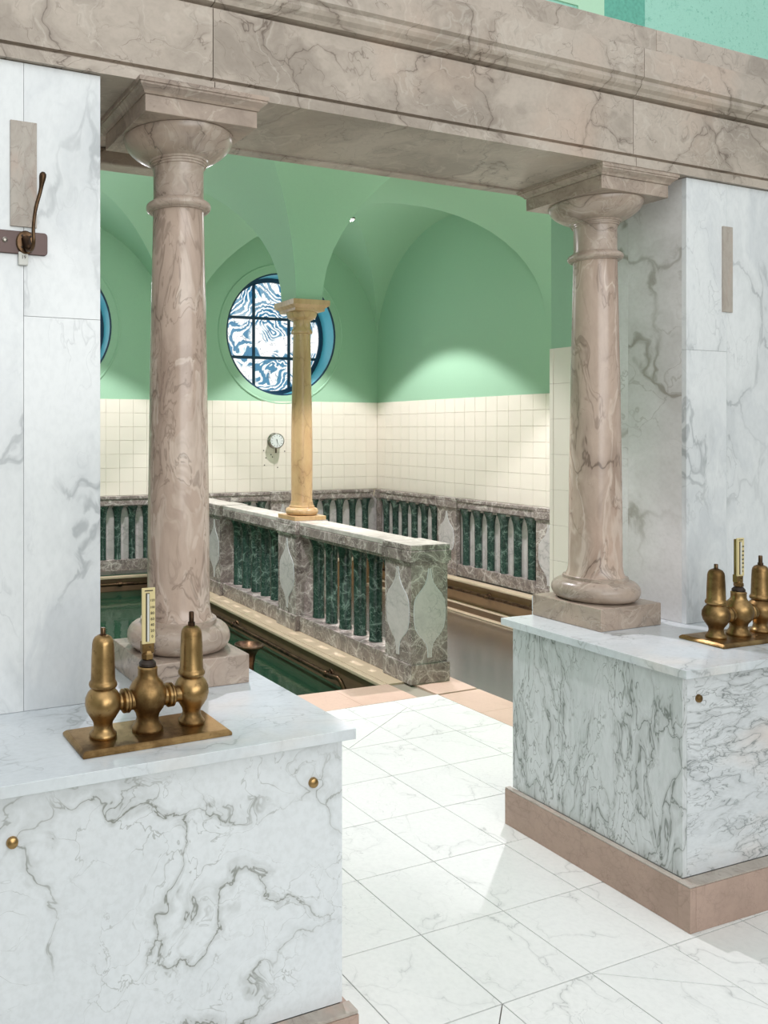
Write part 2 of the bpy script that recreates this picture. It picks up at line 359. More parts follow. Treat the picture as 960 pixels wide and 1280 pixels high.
# ------------------------------------------------------------------ floor with tiles
fl = NB()
box(fl, -3.0, 7.4, -3.0, 2.95, -.16, -.012)
box(fl, -3.0, 3.86, 2.95, 4.10, -.16, -.012)
a, b, c_, d_ = hp(U0-.3, .08), hp(-.117, .08), hp(.37, .08), hp(.37, -.3)
prism(fl, [(-3, 4.10), (3.86, 4.10), (c_.x, c_.y), (a.x, a.y)], -.16, -.012)
e1, e2 = hp(-.117, V1), hp(.37, V1)
prism(fl, [(b.x, b.y), (c_.x, c_.y), (e2.x, e2.y), (e1.x, e1.y)], -.16, -.012)
floor = tag(obj('floor', fl, M['grout']), kind='structure')
GX, GY, GS = 1.80, 1.82, .3515
cuts = [((2.154, 1.82), (2.60, 1.545)), ((1.80, 1.82), (1.55, 1.61)), ((2.517, 3.592), (3.19, 3.98))]
def clip(poly, p, q, side):
    out = []; nx, ny = -(q[1]-p[1]), q[0]-p[0]
    dd = lambda a: ((a[0]-p[0])*nx+(a[1]-p[1])*ny)*side
    for i in range(len(poly)):
        A, B = poly[i], poly[(i+1) % len(poly)]; da, db = dd(A), dd(B)
        if da >= 0: out.append(A)
        if (da > 0 > db) or (da < 0 < db):
            t = da/(da-db); out.append((A[0]+(B[0]-A[0])*t, A[1]+(B[1]-A[1])*t))
    return out
def parea(p): return abs(sum(p[i][0]*p[(i+1) % len(p)][1]-p[(i+1) % len(p)][0]*p[i][1] for i in range(len(p))))/2
def shrink(p, g):
    for i in range(len(p)):
        A, B = p[i], p[(i+1) % len(p)]; L = math.hypot(B[0]-A[0], B[1]-A[1])
        if L < 1e-6: continue
    cx = sum(a[0] for a in p)/len(p); cy = sum(a[1] for a in p)/len(p); out = p
    n = len(p)
    for i in range(n):
        A, B = p[i], p[(i+1) % n]; L = math.hypot(B[0]-A[0], B[1]-A[1])
        if L < 1e-4: continue
        nx, ny = -(B[1]-A[1])/L*g, (B[0]-A[0])/L*g
        out = clip(out, (A[0]+nx, A[1]+ny), (B[0]+nx, B[1]+ny), 1)
    return out
full_me = None
for i in range(-6, 8):
    for j in range(-5, 7):
        x0, x1 = GX+i*GS, GX+(i+1)*GS; y0, y1 = GY+j*GS, GY+(j+1)*GS
        if y1 < .6 or x0 > 4.2: continue
        if x1 < 1.20 and y0 > 1.9 and y1 < 2.9: continue
        if x0 > 2.72 and y0 > 2.0 and y1 < 2.95: continue
        if y1 > 3.0 and x0 > 3.5: continue
        if x1 > 3.54 and y1 > 2.9: x1 = 3.54
        y1c = min(y1, 4.115)
        if y1c - y0 < .03 or x1-x0 < .03: continue
        polys = [[(x0, y0), (x1, y0), (x1, y1c), (x0, y1c)]]
        for p, q in cuts:
            mx, my = (p[0]+q[0])/2, (p[1]+q[1])/2
            if min(p[0], q[0])-.02 < (x0+x1)/2 < max(p[0], q[0])+.02 or (x0 < mx < x1):
                if min(p[1], q[1])-.05 < (y0+y1c)/2+.0 and (y0+y1c)/2 < max(p[1], q[1])+.05 or (y0 < my < y1c):
                    new = []
                    for po in polys:
                        A, B = clip(po, p, q, 1), clip(po, p, q, -1)
                        if len(A) > 2 and len(B) > 2 and parea(A) > .002 and parea(B) > .002: new += [A, B]
                        else: new.append(po)
                    polys = new
        for po in polys:
            po = shrink(po, .0016)
            if len(po) < 3 or parea(po) < .0008: continue
            cx = sum(a[0] for a in po)/len(po); cy = sum(a[1] for a in po)/len(po)
            obj('tile', prism(NB(), [(a[0]-cx, a[1]-cy) for a in po], -.012, 0, .0008), M['floor_tile'], floor, (cx, cy, random.uniform(-.0004, .0004)))
# pink limestone border around the pools
def stone(pts, mat='pink', z0=-.012, z1=.0):
    pts = shrink([(p[0], p[1]) for p in pts], .001)
    cx = sum(a[0] for a in pts)/len(pts); cy = sum(a[1] for a in pts)/len(pts)
    return obj('border_stone', prism(NB(), [(a[0]-cx, a[1]-cy) for a in pts], z0, z1, .001), M[mat], floor, (cx, cy, 0))
def line_v(u0, u1, v): return hp(u0, v), hp(u1, v)
us = [-3.0, -2.3, -1.6, -1.0, -.52, -.117, .37]
for k in range(6):
    p, q = line_v(us[k], us[k+1], .08)
    x0, x1 = (p.x, q.x); x1b = 3.54 if k == 5 else x1
    if k == 5:
        stone([(x0, 4.117), (3.54, 4.117), (3.54, 4.10), (3.86, 4.10), (q.x, q.y), (p.x, p.y)])
    else: stone([(x0, 4.117), (x1, 4.117), (q.x, q.y), (p.x, p.y)])
ys = [2.96, 3.35, 3.75, 4.10]
for k in range(3): stone([(3.542, ys[k]), (3.86, ys[k]), (3.86, ys[k+1]), (3.542, ys[k+1])])
# ledge stones under the pool balustrade
vs_ = [.08, .62, 1.16, 1.72, 2.3, 2.9, 3.5, 4.1, 4.6]
for k in range(8):
    stone([hp(-.117, vs_[k]), hp(.37, vs_[k]), hp(.37, vs_[k+1]), hp(-.117, vs_[k+1])], 'ledge')

# ------------------------------------------------------------------ pool basins and water
ZL, ZR = -.17, -.30
def struct(name, bm, mat, **k):
    o = obj(name, bm, mat, **k); o['kind'] = 'structure'; return o
HK = dict(loc=(3.5, 4.32, 0), rotz=HT)
bl = NB(); box(bl, U0-.1, -.117, .08, V1-.09, -1.0, -.95); box(bl, -.135, -.117, .08, V1-.09, -.95, -.012)
box(bl, U0-.1, -.117, V1-.11, V1-.09, -.95, -.012); box(bl, U0-.1, -.117, .06, .08, -.95, -.012); box(bl, U0-.12, U0-.1, .06, V1-.09, -.95, -.012)
basin_l = struct('pool_basin', bl, M['basin'], **HK); tag(basin_l, 'sunken green left pool basin left of the balustrade')
br = NB(); box(br, .36, 2.74, -1.35, V1-.09, -.85, -.8); box(br, .37, .388, -1.35, V1-.09, -.8, -.012); box(br, 2.72, 2.74, -1.35, V1-.09, -.8, -.3)
box(br, .37, 2.74, V1-.11, V1-.09, -.8, -.3)
basin_r = struct('pool_basin', br, M['basin_pale'], **HK); tag(basin_r, 'pale right pool basin right of the balustrade')
o = obj('lining', BX(-.150, -.135, .08, V1-.11, -.25, -.004, bev=.003), M['riser_dark'], basin_l)
obj('nosing', BX(-.165, -.117, .08, V1-.11, -.028, -.001, bev=.006), M['ledge'], basin_l)
obj('lining', BX(U0-.1, -.150, V1-.13, V1-.11, -.25, -.004, bev=.003), M['riser_dark'], basin_l)
obj('nosing', BX(U0-.1, -.150, V1-.15, V1-.09, -.028, .001, bev=.006), M['ledge'], basin_l)
# stepped brown riser on the right side pool wall
obj('riser', BX(2.715, 2.80, -1.3, V1-.09, -.20, .02, bev=.003), M['riser'], basin_r)
obj('nosing', BX(2.69, 2.80, -1.3, V1-.09, .02, .05, bev=.01), M['ledge'], basin_r)
obj('nosing', BX(2.675, 2.80, -1.3, V1-.09, -.215, -.195, bev=.006), M['ledge'], basin_r)
obj('riser', BX(2.69, 2.80, -1.3, V1-.09, -.28, -.215, bev=.003), M['riser_dark'], basin_r)
obj('nosing', BX(2.65, 2.80, -1.3, V1-.09, -.298, -.28, bev=.006), M['ledge'], basin_r)
obj('riser', BX(.388, 2.69, V1-.16, V1-.09, -.3, .02, bev=.003), M['riser'], basin_r)
obj('nosing', BX(.388, 2.69, V1-.18, V1-.09, .02, .05, bev=.01), M['ledge'], basin_r)
wl = NB(); f_ = [wl.verts.new(p) for p in ((U0-.1, .082, ZL), (-.151, .082, ZL), (-.151, V1-.131, ZL), (U0-.1, V1-.131, ZL))]; wl.faces.new(f_)
tag(obj('water', wl, M['water_l'], **HK), 'dark green still water in the left pool', 'water')
wr = NB(); f_ = [wr.verts.new(p) for p in ((.389, -1.34, ZR), (2.719, -1.34, ZR), (2.719, V1-.161, ZR), (.389, V1-.161, ZR))]; wr.faces.new(f_)
tag(obj('water', wr, M['water_r'], **HK), 'pale grey green water in the right pool behind the right counter', 'water')

# ------------------------------------------------------------------ hall walls, windows, vault
ZT0, ZT1 = .905, 2.018
WT = 4.35
wr_ = NB(); box(wr_, U1+.0, U1+.25, V0, V1+.5, -.9, WT)
wall_right = struct('wall_right', wr_, M['paint'], **HK)
wl_ = NB(); box(wl_, U0-.35, U0-.1, V0, V1+.5, -1.0, WT)
wall_left = struct('wall_left', wl_, M['paint'], **HK)
# far wall with two round openings
WINS = [(1.53, 2.85), (-1.43, 2.85)]; WR = .745
fb = NB(); ND = 64
def holed(bm, u0, u1, z0, z1, cu, cz, r, v):
    circ, rect = [], []
    for i in range(ND):
        a = 2*math.pi*(i+.5)/ND; ca, sa = math.cos(a), math.sin(a)
        circ.append(bm.verts.new((cu+r*ca, v, cz+r*sa)))
        tx = ((u1-cu) if ca > 0 else (u0-cu))/ca; tz = ((z1-cz) if sa > 0 else (z0-cz))/sa; t = min(tx, tz)
        rect.append(bm.verts.new((cu+t*ca, v, cz+t*sa)))
    for i in range(ND):
        j = (i+1) % ND; bm.faces.new((circ[i], circ[j], rect[j], rect[i]))
    for (x, z) in ((u0, z0), (u0, z1), (u1, z0), (u1, z1)):       # corners
        near = sorted(rect, key=lambda q: (q.co.x-x)**2+(q.co.z-z)**2)
        A = min([q for q in rect if abs(q.co.x-x) < 1e-5], key=lambda q: abs(q.co.z-z)); B = min([q for q in rect if abs(q.co.z-z) < 1e-5], key=lambda q: abs(q.co.x-x))
        bm.faces.new((A, B, bm.verts.new((x, v, z))))
    return bm
holed(fb, .13, U1+.1, ZT1-.02, WT, WINS[0][0], WINS[0][1], WR+.02, V1)
holed(fb, U0-.2, .13, ZT1-.02, WT, WINS[1][0], WINS[1][1], WR+.02, V1)
box(fb, U0-.2, U1+.1, V1, V1+.1, -1.0, ZT1-.02)
wall_back = struct('wall_back', fb, M['paint'], **HK)
for k, (cu, cz) in enumerate(WINS):
    wn = thing('window_%d' % (k+1), ['round blue painted glass window behind the yellow column', 'round blue window cut by the left pilaster'][k], None, kind='structure')
    wn.matrix_world = HM @ Matrix.Translation((cu, V1, cz)) 
    sub = lambda n, bm, mt, sm=True: obj(n, bm, M[mt], wn, smooth=sm)
    R_ = Matrix.Rotation(-math.pi/2, 4, 'X')       # lathe axis z -> +v
    rv = NB()
    prof = [(WR, 0.0), (WR, .36), (WR+.02, .36), (WR+.02, 0)]
    # open tube
    ring = [[rv.verts.new((r*math.cos(2*math.pi*i/64), y, r*math.sin(2*math.pi*i/64))) for i in range(64)] for r, y in prof]
    for a_, b_ in zip(ring, ring[1:]+ring[:1]):
        for i in range(64): rv.faces.new((a_[i], a_[(i+1) % 64], b_[(i+1) % 64], b_[i]))
    sub('reveal', rv, 'reveal_blue')
    def ringo(prof, n=64):
        bm = NB(); ring = [[bm.verts.new((r*math.cos(2*math.pi*i/n), y, r*math.sin(2*math.pi*i/n))) for i in range(n)] for r, y in prof]
        for a_, b_ in zip(ring, ring[1:]+ring[:1]):
            for i in range(n): bm.faces.new((a_[i], a_[(i+1) % n], b_[(i+1) % n], b_[i]))
        return bm
    sub('edge_bead', ringo([(WR-.004, -.004), (WR-.004, .012), (WR+.014, .012), (WR+.014, -.004)]), 'dark_bar')
    pr = [(WR+.014, .0), (WR+.016, -.004), (WR+.03, -.006), (WR+.10, -.006), (WR+.106, -.013), (WR+.120, -.013), (WR+.126, -.002), (WR+.13, .002), (WR+.1, .01)]
    o = sub('surround', ringo(pr), 'paint')
    sub('frame', ringo([(WR-.055, .28), (WR-.055, .33), (WR, .33), (WR, .28)]), 'dark_bar')
    gb = [-.25, .25]
    for g in gb:
        L = math.sqrt((WR-.03)**2-g*g)
        obj('glazing_bar', BX(g-.018, g+.018, .28, .31, -L, L, bev=.004), M['dark_bar'], wn)
        obj('glazing_bar', BX(-L, L, .282, .308, g-.018-.02, g+.018-.02, bev=.004), M['dark_bar'], wn)
    # panes: clip the disc polygon by the bar lines
    disc = [((WR-.02)*math.cos(2*math.pi*i/64), (WR-.02)*math.sin(2*math.pi*i/64)) for i in range(64)]
    xs = [-1, gb[0], gb[1], 1]; zs = [-1, gb[0]-.02, gb[1]-.02, 1]
    for i in range(3):
        for j in range(3):
            po = disc
            po = clip(po, (xs[i], 0), (xs[i], 1), -1); po = clip(po, (xs[i+1], 0), (xs[i+1], 1), 1)
            po = clip(po, (0, zs[j]), (1, zs[j]), 1); po = clip(po, (0, zs[j+1]), (1, zs[j+1]), -1)
            if len(po) < 3: continue
            bm = NB(); A = [bm.verts.new((x, .300, z)) for x, z in po]; B = [bm.verts.new((x, .306, z)) for x, z in po]
            bm.faces.new(A); bm.faces.new(B[::-1]); n = len(po)
            for q in range(n): bm.faces.new((A[q], B[q], B[(q+1) % n], A[(q+1) % n]))
            obj('pane', bm, M['stained'], wn)

# groined vault: the ceiling is the higher of two crossing barrels, bay by bay
def nodes(segs, n=30):
    out = []
    for (a, b) in segs:
        c, h = (a+b)/2, (b-a)/2
        for i in range(n+1):
            th = math.pi*(1-i/n); out.append((c+h*math.cos(th), math.sin(th)))
    return out
PW = .125
un = nodes([(U0-.1, UC-PW), (UC+PW, U1)]); vn = nodes([(V0, VC-PW), (VC+PW, V1)])
vb = NB(); grid = [[vb.verts.new((u, v, ZS+ZH*max(su, sv))) for (v, sv) in vn] for (u, su) in un]
for i in range(len(un)-1):
    for j in range(len(vn)-1):
        a_, b_, c2, d2 = grid[i][j], grid[i+1][j], grid[i+1][j+1], grid[i][j+1]
        if abs(a_.co.z-c2.co.z) >= 1e-6 and abs(b_.co.z-d2.co.z) < 1e-6:
            # crease along a-c (b and d level)
            vb.faces.new((a_, b_, c2)); vb.faces.new((a_, c2, d2))
        elif abs(a_.co.z-c2.co.z) < 1e-6 and abs(b_.co.z-d2.co.z) >= 1e-6:
            vb.faces.new((a_, b_, d2)); vb.faces.new((b_, c2, d2))
        else: vb.faces.new((a_, b_, c2, d2))
ceiling = struct('ceiling', vb, M['paint'], smooth=True, angle=12, **HK)
# roof slab over the vault so that daylight cannot leak through
struct('ceiling', BX(U0-.35, U1+.25, V0+.06, V1+.5, WT, WT+.1), M['room'], **HK)

# glazed wall tiles, each its own piece
TH, TWD = (ZT1-ZT0)/7, .166
tme = mesh('tile', BX(-TWD/2+.0012, TWD/2-.0012, -.009, 0, -TH/2+.0012, TH/2-.0012, bev=.0012), M['tile'])
def wtile(parent, x, y, z, rz):
    o = bpy.data.objects.new('tile', tme); C.objects.link(o); o.parent = parent
    o.location = (x, y, z); o.rotation_euler = (random.uniform(-.006, .006), 0, rz+random.uniform(-.006, .006)); return o
obj('tile_bed', BX(U1-.003, U1, V0, V1, ZT0-.1, ZT1), M['tilegrout'], wall_right)
obj('tile_bed', BX(U0-.1, U1, V1-.003, V1, ZT0-.1, ZT1), M['tilegrout'], wall_back)
for r in range(7):
    z = ZT0+TH*(r+.5)
    for k in range(28): wtile(wall_right, U1-.002, V1-.011-TWD*(k+.5), z, -math.pi/2)
    for k in range(34): wtile(wall_back, U1-.011-TWD*(k+.5), V1-.002, z, 0)
# drill marks left in the tiles below the dial
for (u, z) in ((1.27, 1.41), (1.37, 1.36), (1.39, 1.33), (1.30, 1.32), (1.28, 1.23), (1.46, 1.20), (1.56, 1.40)):
    obj('screw_hole', lathe(NB(), [(0, 0), (.008, .002), (.006, .004), (0, .005)], 8, mat=Matrix.Translation((u, V1-.010, z)) @ RX90), M['dark_hole'], wall_back)

# ------------------------------------------------------------------ balustrades
def baluster_mesh():
    pr = [(.049, .128), (.049, .145), (.046, .155), (.047, .50), (.048, .66), (.052, .70), (.062, .73), (.076, .76), (.090, .785), (.092, .79)]
    return mesh('baluster', lathe(NB(), pr, 20), M['green'], True)
bal_me = baluster_mesh()
balw_me = mesh('baluster', lathe(NB(), [(.042, .178), (.042, .19), (.039, .20), (.040, .64), (.044, .69), (.052, .73), (.064, .765), (.074, .79)], 18), M['green'], True)
INL = [(0, .012), (.08, .013), (.15, .022), (.21, .050), (.27, .086), (.33, .108), (.42, .120), (.54, .122), (.64, .116), (.70, .098), (.76, .064), (.82, .034), (.88, .018), (.94, .011), (1, .006)]
def inlay_meshes(sc):
    z0, hh = .165, .585
    def shape(k, y0, y1):
        bm = NB(); L = [(-w_*sc-k, z0+t*hh) for t, w_ in INL]; Rr = [(w_*sc+k, z0+t*hh) for t, w_ in INL]
        pts = L + Rr[::-1]
        A = [bm.verts.new((x, y0, z)) for x, z in pts]; B = [bm.verts.new((x, y1, z)) for x, z in pts]; n = len(pts)
        m_ = len(INL)
        for i in range(m_-1):
            bm.faces.new((A[i], A[i+1], A[n-2-i], A[n-1-i])); bm.faces.new((B[i+1], B[i], B[n-1-i], B[n-2-i]))
        for i in range(n): bm.faces.new((A[i], B[i], B[(i+1) % n], A[(i+1) % n]))
        return bm
    return mesh('inlay', shape(0, -.004, .004), M['inlay']), mesh('inlay_rim', shape(.004, -.0025, .004), M['white'])
inl = inlay_meshes(1.0)
inl_n = inlay_meshes(.80)
def post(parent, u0, u1, v0, v1, faces, top=True):
    """grey marble post; faces: list of 'u0','u1','v0' that carry an inlay"""
    cu, cv = (u0+u1)/2, (v0+v1)/2; a, b = (u1-u0)/2, (v1-v0)/2
    bm = NB(); box(bm, -a+.012, a-.012, -b+.012, b-.012, .12, .80)
    box(bm, -a, a, -b, b, 0, .128, bev=.004)
    p = obj('post', bm, M['grey'], parent, (cu, cv, 0))
    bm = NB(); box(bm, -a+.004, a-.004, -b+.004, b-.004, .775, .795, bev=.004); box(bm, -a-.006, a+.006, -b-.006, b+.006, .795, .868, bev=.004)
    box(bm, -a-.001, a+.001, -b-.001, b+.001, .868, .905, bev=.006)
    obj('post_cap', bm, M['grey'], p)
    if top: obj('cap_top', BX(-a+.002, a-.002, -b+.002, b-.002, .905, .9065), M['grey_light'], p)
    for f in faces:
        o = (.002)
        spec = {'u0': ((-a+.012, 0), -math.pi/2, b), 'u1': ((a-.012, 0), math.pi/2, b), 'v0': ((0, -b+.012), 0, a)}[f]
        (x, y), rz, hw = spec; iset = inl if hw > .152 else inl_n
        for me in iset:
            q = bpy.data.objects.new(me.name, me); C.objects.link(q); q.parent = p; q.location = (x, y, 0.0); q.rotation_euler = (0, 0, rz)
    return p
def rail_run(parent, axis, w0, w1, s0, s1, n, cap_mat='grey', split=True):
    """cap, curb and n balusters; axis 'v': runs along v from s0 to s1 with width w0..w1"""
    B = (lambda a0, a1, b0, b1, z0, z1, bev=0: BX(a0, a1, b0, b1, z0, z1, bev=bev)) if axis == 'v' else (lambda a0, a1, b0, b1, z0, z1, bev=0: BX(b0, b1, a0, a1, z0, z1, bev=bev))
    obj('curb', B(w0+.004, w1-.004, s0, s1, 0, .128, .004), M['grey'], parent)
    bm = B(w0+.02, w1-.02, s0, s1, .775, .795, .003)
    obj('rail_moulding', bm, M['grey'], parent)
    obj('cap_rail', B(w0, w1, s0, s1, .797, .868, .004), M['grey'], parent)
    obj('cap_slab', B(w0+.004, w1-.004, s0, s1, .868, .905, .006), M['grey_light'] if cap_mat else M['grey'], parent)
    for i in range(n):
        s = s0+(s1-s0)*(i+.5)/n; c = (w0+w1)/2
        q = bpy.data.objects.new('baluster', bal_me); C.objects.link(q); q.parent = parent
        q.location = (c, s, 0) if axis == 'v' else (s, c, 0); q.rotation_euler = (0, 0, random.uniform(0, 6))
mid = thing('pool_balustrade', 'grey marble balustrade with dark green balusters between the two pools', 'balustrade', (3.5, 4.32, 0), HT)
posts_v = [(0, .31), (1.53, 1.865), (3.08, 3.41)]
for k, (a_, b_) in enumerate(posts_v):
    post(mid, 0.0, .31, a_, b_, ['u0', 'u1'] + (['v0'] if k == 0 else []))
rail_run(mid, 'v', .03, .28, .318, 1.522, 6); rail_run(mid, 'v', .03, .28, 1.873, 3.072, 6); rail_run(mid, 'v', .03, .28, 3.418, V1-.09, 5)

def wall_bal(name, label, axis, face, back, sections, posts, corner):
    t = thing(name, label, 'balustrade', (3.5, 4.32, 0), HT)
    lo, hi = corner
    B = (lambda a0, a1, b0, b1, z0, z1, bev=0: BX(a0, a1, b0, b1, z0, z1, bev=bev)) if axis == 'v' else (lambda a0, a1, b0, b1, z0, z1, bev=0: BX(b0, b1, a0, a1, z0, z1, bev=bev))
    obj('backing_panel', B(back-.012, back, lo, hi, .0, .80), M['inlay'], t)
    for (a_, b_, n) in sections: 
        obj('curb', B(face, back-.012, a_, b_, .05, .178, .004), M['grey'], t)
        obj('rail_moulding', B(face+.012, back-.012, a_, b_, .775, .795, .003), M['grey'], t)
        obj('cap_rail', B(face, back-.012, a_, b_, .797, .868, .004), M['grey'], t)
        obj('cap_slab', B(face-.01, back-.012, a_, b_, .868, .905, .006), M['grey'], t)
        for i in range(n):
            s = a_+(b_-a_)*(i+.5)/n; c = face+.046
            q = bpy.data.objects.new('baluster', balw_me); C.objects.link(q); q.parent = t
            q.location = (c, s, 0) if axis == 'v' else (s, c, 0)
    for (a_, b_, fc) in posts:
        if axis == 'v': p = post(t, face-.02, back-.012, a_, b_, [])
        else: p = post(t, a_, b_, face-.02, back-.012, [])
        p.location.z = 0.0
        if fc:
            for me in (inl if (b_-a_) > .25 else inl_n):
                q = bpy.data.objects.new(me.name, me); C.objects.link(q); q.parent = p
                w_ = (back-.012-face+.02)/2
                if axis == 'v': q.location = (-w_+.012, 0, 0); q.rotation_euler = (0, 0, -math.pi/2)
                else: q.location = (0, -w_+.012, 0)
    return t
FR, BRk = 2.835, U1-.009
wall_bal('wall_balustrade', 'dark green baluster railing against the right tiled wall of the pool hall', 'v', FR, BRk,
         [(-1.1, .04, 6), (.38, 1.52, 6), (1.86, 3.00, 6), (3.34, 4.48, 6)], [(.04, .38, True), (1.52, 1.86, True), (3.00, 3.34, True), (4.48, V1-.10, False)], (-1.2, V1-.012))
FF, BF = V1-.085, V1-.009
wall_bal('wall_balustrade', 'dark green baluster railing against the far tiled wall under the round windows', 'u', FF, BF,
         [(-2.75, -1.35, 7), (-1.05, 0, 6), (.30, 1.32, 5), (1.66, 2.80, 6)], [(-1.35, -1.05, True), (1.32, 1.66, True)], (-2.75, U1-.012))

# ------------------------------------------------------------------ columns
def arc(r0, z0, r1, z1, n=8, conv=True):
    out = []
    for i in range(n+1):
        t = i/n*math.pi/2
        out.append((r0+(r1-r0)*math.sin(t), z0+(z1-z0)*(1-math.cos(t))) if conv else (r0+(r1-r0)*(1-math.cos(t)), z0+(z1-z0)*math.sin(t)))
    return out
def column(label, x, y, rz, m1, m2):
    t = thing('marble_column', label, 'column', (x, y, .858), rz)
    Z = lambda pr: [(r, z-.858) for r, z in pr]
    obj('plinth', BX(-.17, .17, -.17, .17, 0, .09, bev=.003), m2, t)
    tor = [(.135, .948)]
    for i in range(13):
        a = -math.pi/2+math.pi*i/12; tor.append((.128+.040*math.cos(a), .989+.041*math.sin(a)))
    tor += [(.124, 1.032), (.124, 1.044), (.116, 1.046)]
    obj('base_moulding', lathe(NB(), Z(tor), 64), m2, t, smooth=True)
    sh = [(.113, 1.046), (.106, 1.062), (.102, 1.09)]
    for i in range(1, 13):
        q = i/12; sh.append((.102-.019*q**1.5, 1.09+(2.355-1.09)*q))
    obj('shaft', lathe(NB(), Z(sh+[(.086, 2.362)]), 64), m1, t, smooth=True)
    rg = [(.083, 2.358), (.094, 2.360)]+[(.094+.012*math.cos(-math.pi/2+math.pi*i/8), 2.376+.014*math.sin(-math.pi/2+math.pi*i/8)) for i in range(9)]+[(.092, 2.393), (.084, 2.398)]
    obj('astragal', lathe(NB(), Z(rg), 64), m2, t, smooth=True)
    nk = [(.084, 2.396), (.082, 2.41), (.082, 2.495), (.084, 2.503), (.088, 2.504), (.088, 2.510), (.092, 2.511), (.092, 2.517), (.096, 2.518), (.098, 2.524)]
    nk += [(.098+.080*math.sin(i/9*math.pi/2)**.95, 2.524+.074*(i/9)**1.25) for i in range(1, 10)]
    obj('capital', lathe(NB(), Z(nk+[(.174, 2.601)]), 64), m2, t, smooth=True)
    bm = NB(); box(bm, -.188, .188, -.188, .188, 2.600-.858, 2.652-.858, bev=.002)
    ab = [(.192, 2.652), (.196, 2.660), (.206, 2.668), (.212, 2.672), (.212, 2.678), (.216, 2.679), (.216, 2.692)]
    rings = []
    for hw, z in ab: rings.append([bm.verts.new((sx*hw, sy*hw, z-.858)) for sx, sy in ((-1, -1), (1, -1), (1, 1), (-1, 1))])
    for a_, b_ in zip(rings, rings[1:]):
        for i in range(4): bm.faces.new((a_[i], a_[(i+1) % 4], b_[(i+1) % 4], b_[i]))
    bm.faces.new(rings[0][::-1]); bm.faces.new(rings[-1])
    obj('abacus', bm, m2, t)
    return t
column('pinkish brown marble column standing on the left counter', 1.062, 2.465, 0, M['brown'], M['brown2'])
column('brown veined marble column standing on the right counter', 2.985, 2.505, 0, M['brown'], M['brown2'])
# small yellow column on the pool balustrade
sc_ = hp(UC, VC, .9065)
t = thing('small_column', 'slender yellow marble column on the middle post of the pool balustrade', 'column', sc_, HT)
Z = lambda pr: [(r, z-.9065) for r, z in pr]
obj('plinth', BX(-.148, .148, -.148, .148, 0, .035, bev=.003), M['yellow'], t)
tor = [(.11, .9415)]+[(.108+.030*math.cos(-math.pi/2+math.pi*i/10), .9725+.031*math.sin(-math.pi/2+math.pi*i/10)) for i in range(11)]+[(.106, 1.006), (.106, 1.018), (.098, 1.022), (.094, 1.045), (.094, 1.052)]
obj('base_moulding', lathe(NB(), Z(tor), 48), M['yellow'], t, smooth=True)
sh = [(.092, 1.052), (.088, 1.07)]+[(.088+.005*math.sin(math.pi*min(1, q/12*1.3))-.016*(q/12)**1.6, 1.07+(2.47-1.07)*q/12) for q in range(1, 13)]
obj('shaft', lathe(NB(), Z(sh), 48), M['yellow'], t, smooth=True)
cp = [(.072, 2.47), (.088, 2.474), (.090, 2.49), (.080, 2.51), (.074, 2.52), (.072, 2.575), (.078, 2.585), (.09, 2.59), (.115, 2.605), (.126, 2.63), (.128, 2.65)]
obj('capital', lathe(NB(), Z(cp), 48), M['yellow'], t, smooth=True)
bm = NB(); rings = []
for hw, z in [(.130, 2.65), (.140, 2.655), (.140, 2.675), (.165, 2.695), (.172, 2.70), (.172, 2.742)]:
    rings.append([bm.verts.new((sx*hw, sy*hw, z-.9065)) for sx, sy in ((-1, -1), (1, -1), (1, 1), (-1, 1))])
for a_, b_ in zip(rings, rings[1:]):
    for i in range(4): bm.faces.new((a_[i], a_[(i+1) % 4], b_[(i+1) % 4], b_[i]))
bm.faces.new(rings[0][::-1]); bm.faces.new(rings[-1])
obj('abacus', bm, M['yellow'], t)

# ------------------------------------------------------------------ front wall: pilasters, entablature
YF = 2.30
core = NB(); box(core, -3.0, .720, YF+.02, 2.98, .8585, 2.69); box(core, -3.0, .720, 2.69, 2.98, -.1, .8585)
wfl = struct('wall_front_left', core, M['white_pilaster'])
core = NB(); box(core, 3.276, 7.4, YF+.02, 2.98, .8585, 2.69); box(core, 3.276, 7.4, 2.70, 2.98, -.1, .8585)
wfr = struct('wall_front_right', core, M['white_pilaster'])
def panel(par, x0, x1, y0, y1, z0, z1, mt, name='panel'):
    cx, cy, cz = (x0+x1)/2, (y0+y1)/2, (z0+z1)/2; g = .0004
    return obj(name, BX(x0-cx+g, x1-cx-g, y0-cy, y1-cy, z0-cz+g, z1-cz-g, bev=.0008), M[mt], par, (cx, cy, cz))
panel(wfl, -1.2, .515, YF, YF+.02, .858, 2.69, 'white_pilaster')
panel(wfl, .515, .742, YF, YF+.02, .858, 1.975, 'white_pilaster'); panel(wfl, .515, .742, YF, YF+.02, 1.975, 2.69, 'white_pilaster')
panel(wfl, .720, .742, YF+.02, 2.98, .858, 2.69, 'reveal')
panel(wfr, 3.256, 3.505, YF, YF+.02, .858, 1.984, 'white_pilaster'); panel(wfr, 3.256, 3.505, YF, YF+.02, 1.984, 2.69, 'white_pilaster')
panel(wfr, 3.505, 4.8, YF, YF+.02, .858, 2.69, 'white_pilaster')
panel(wfr, 3.256, 3.276, YF+.02, 2.565, .858, 2.69, 'reveal'); panel(wfr, 3.256, 3.276, 2.565, 2.78, .858, 2.69, 'reveal')
panel(wfl, .476, .552, YF-.006, YF+.001, 2.225, 2.523, 'insert', 'stone_insert')
panel(wfr, 3.474, 3.536, YF-.006, YF+.001, 2.150, 2.510, 'insert', 'stone_insert')
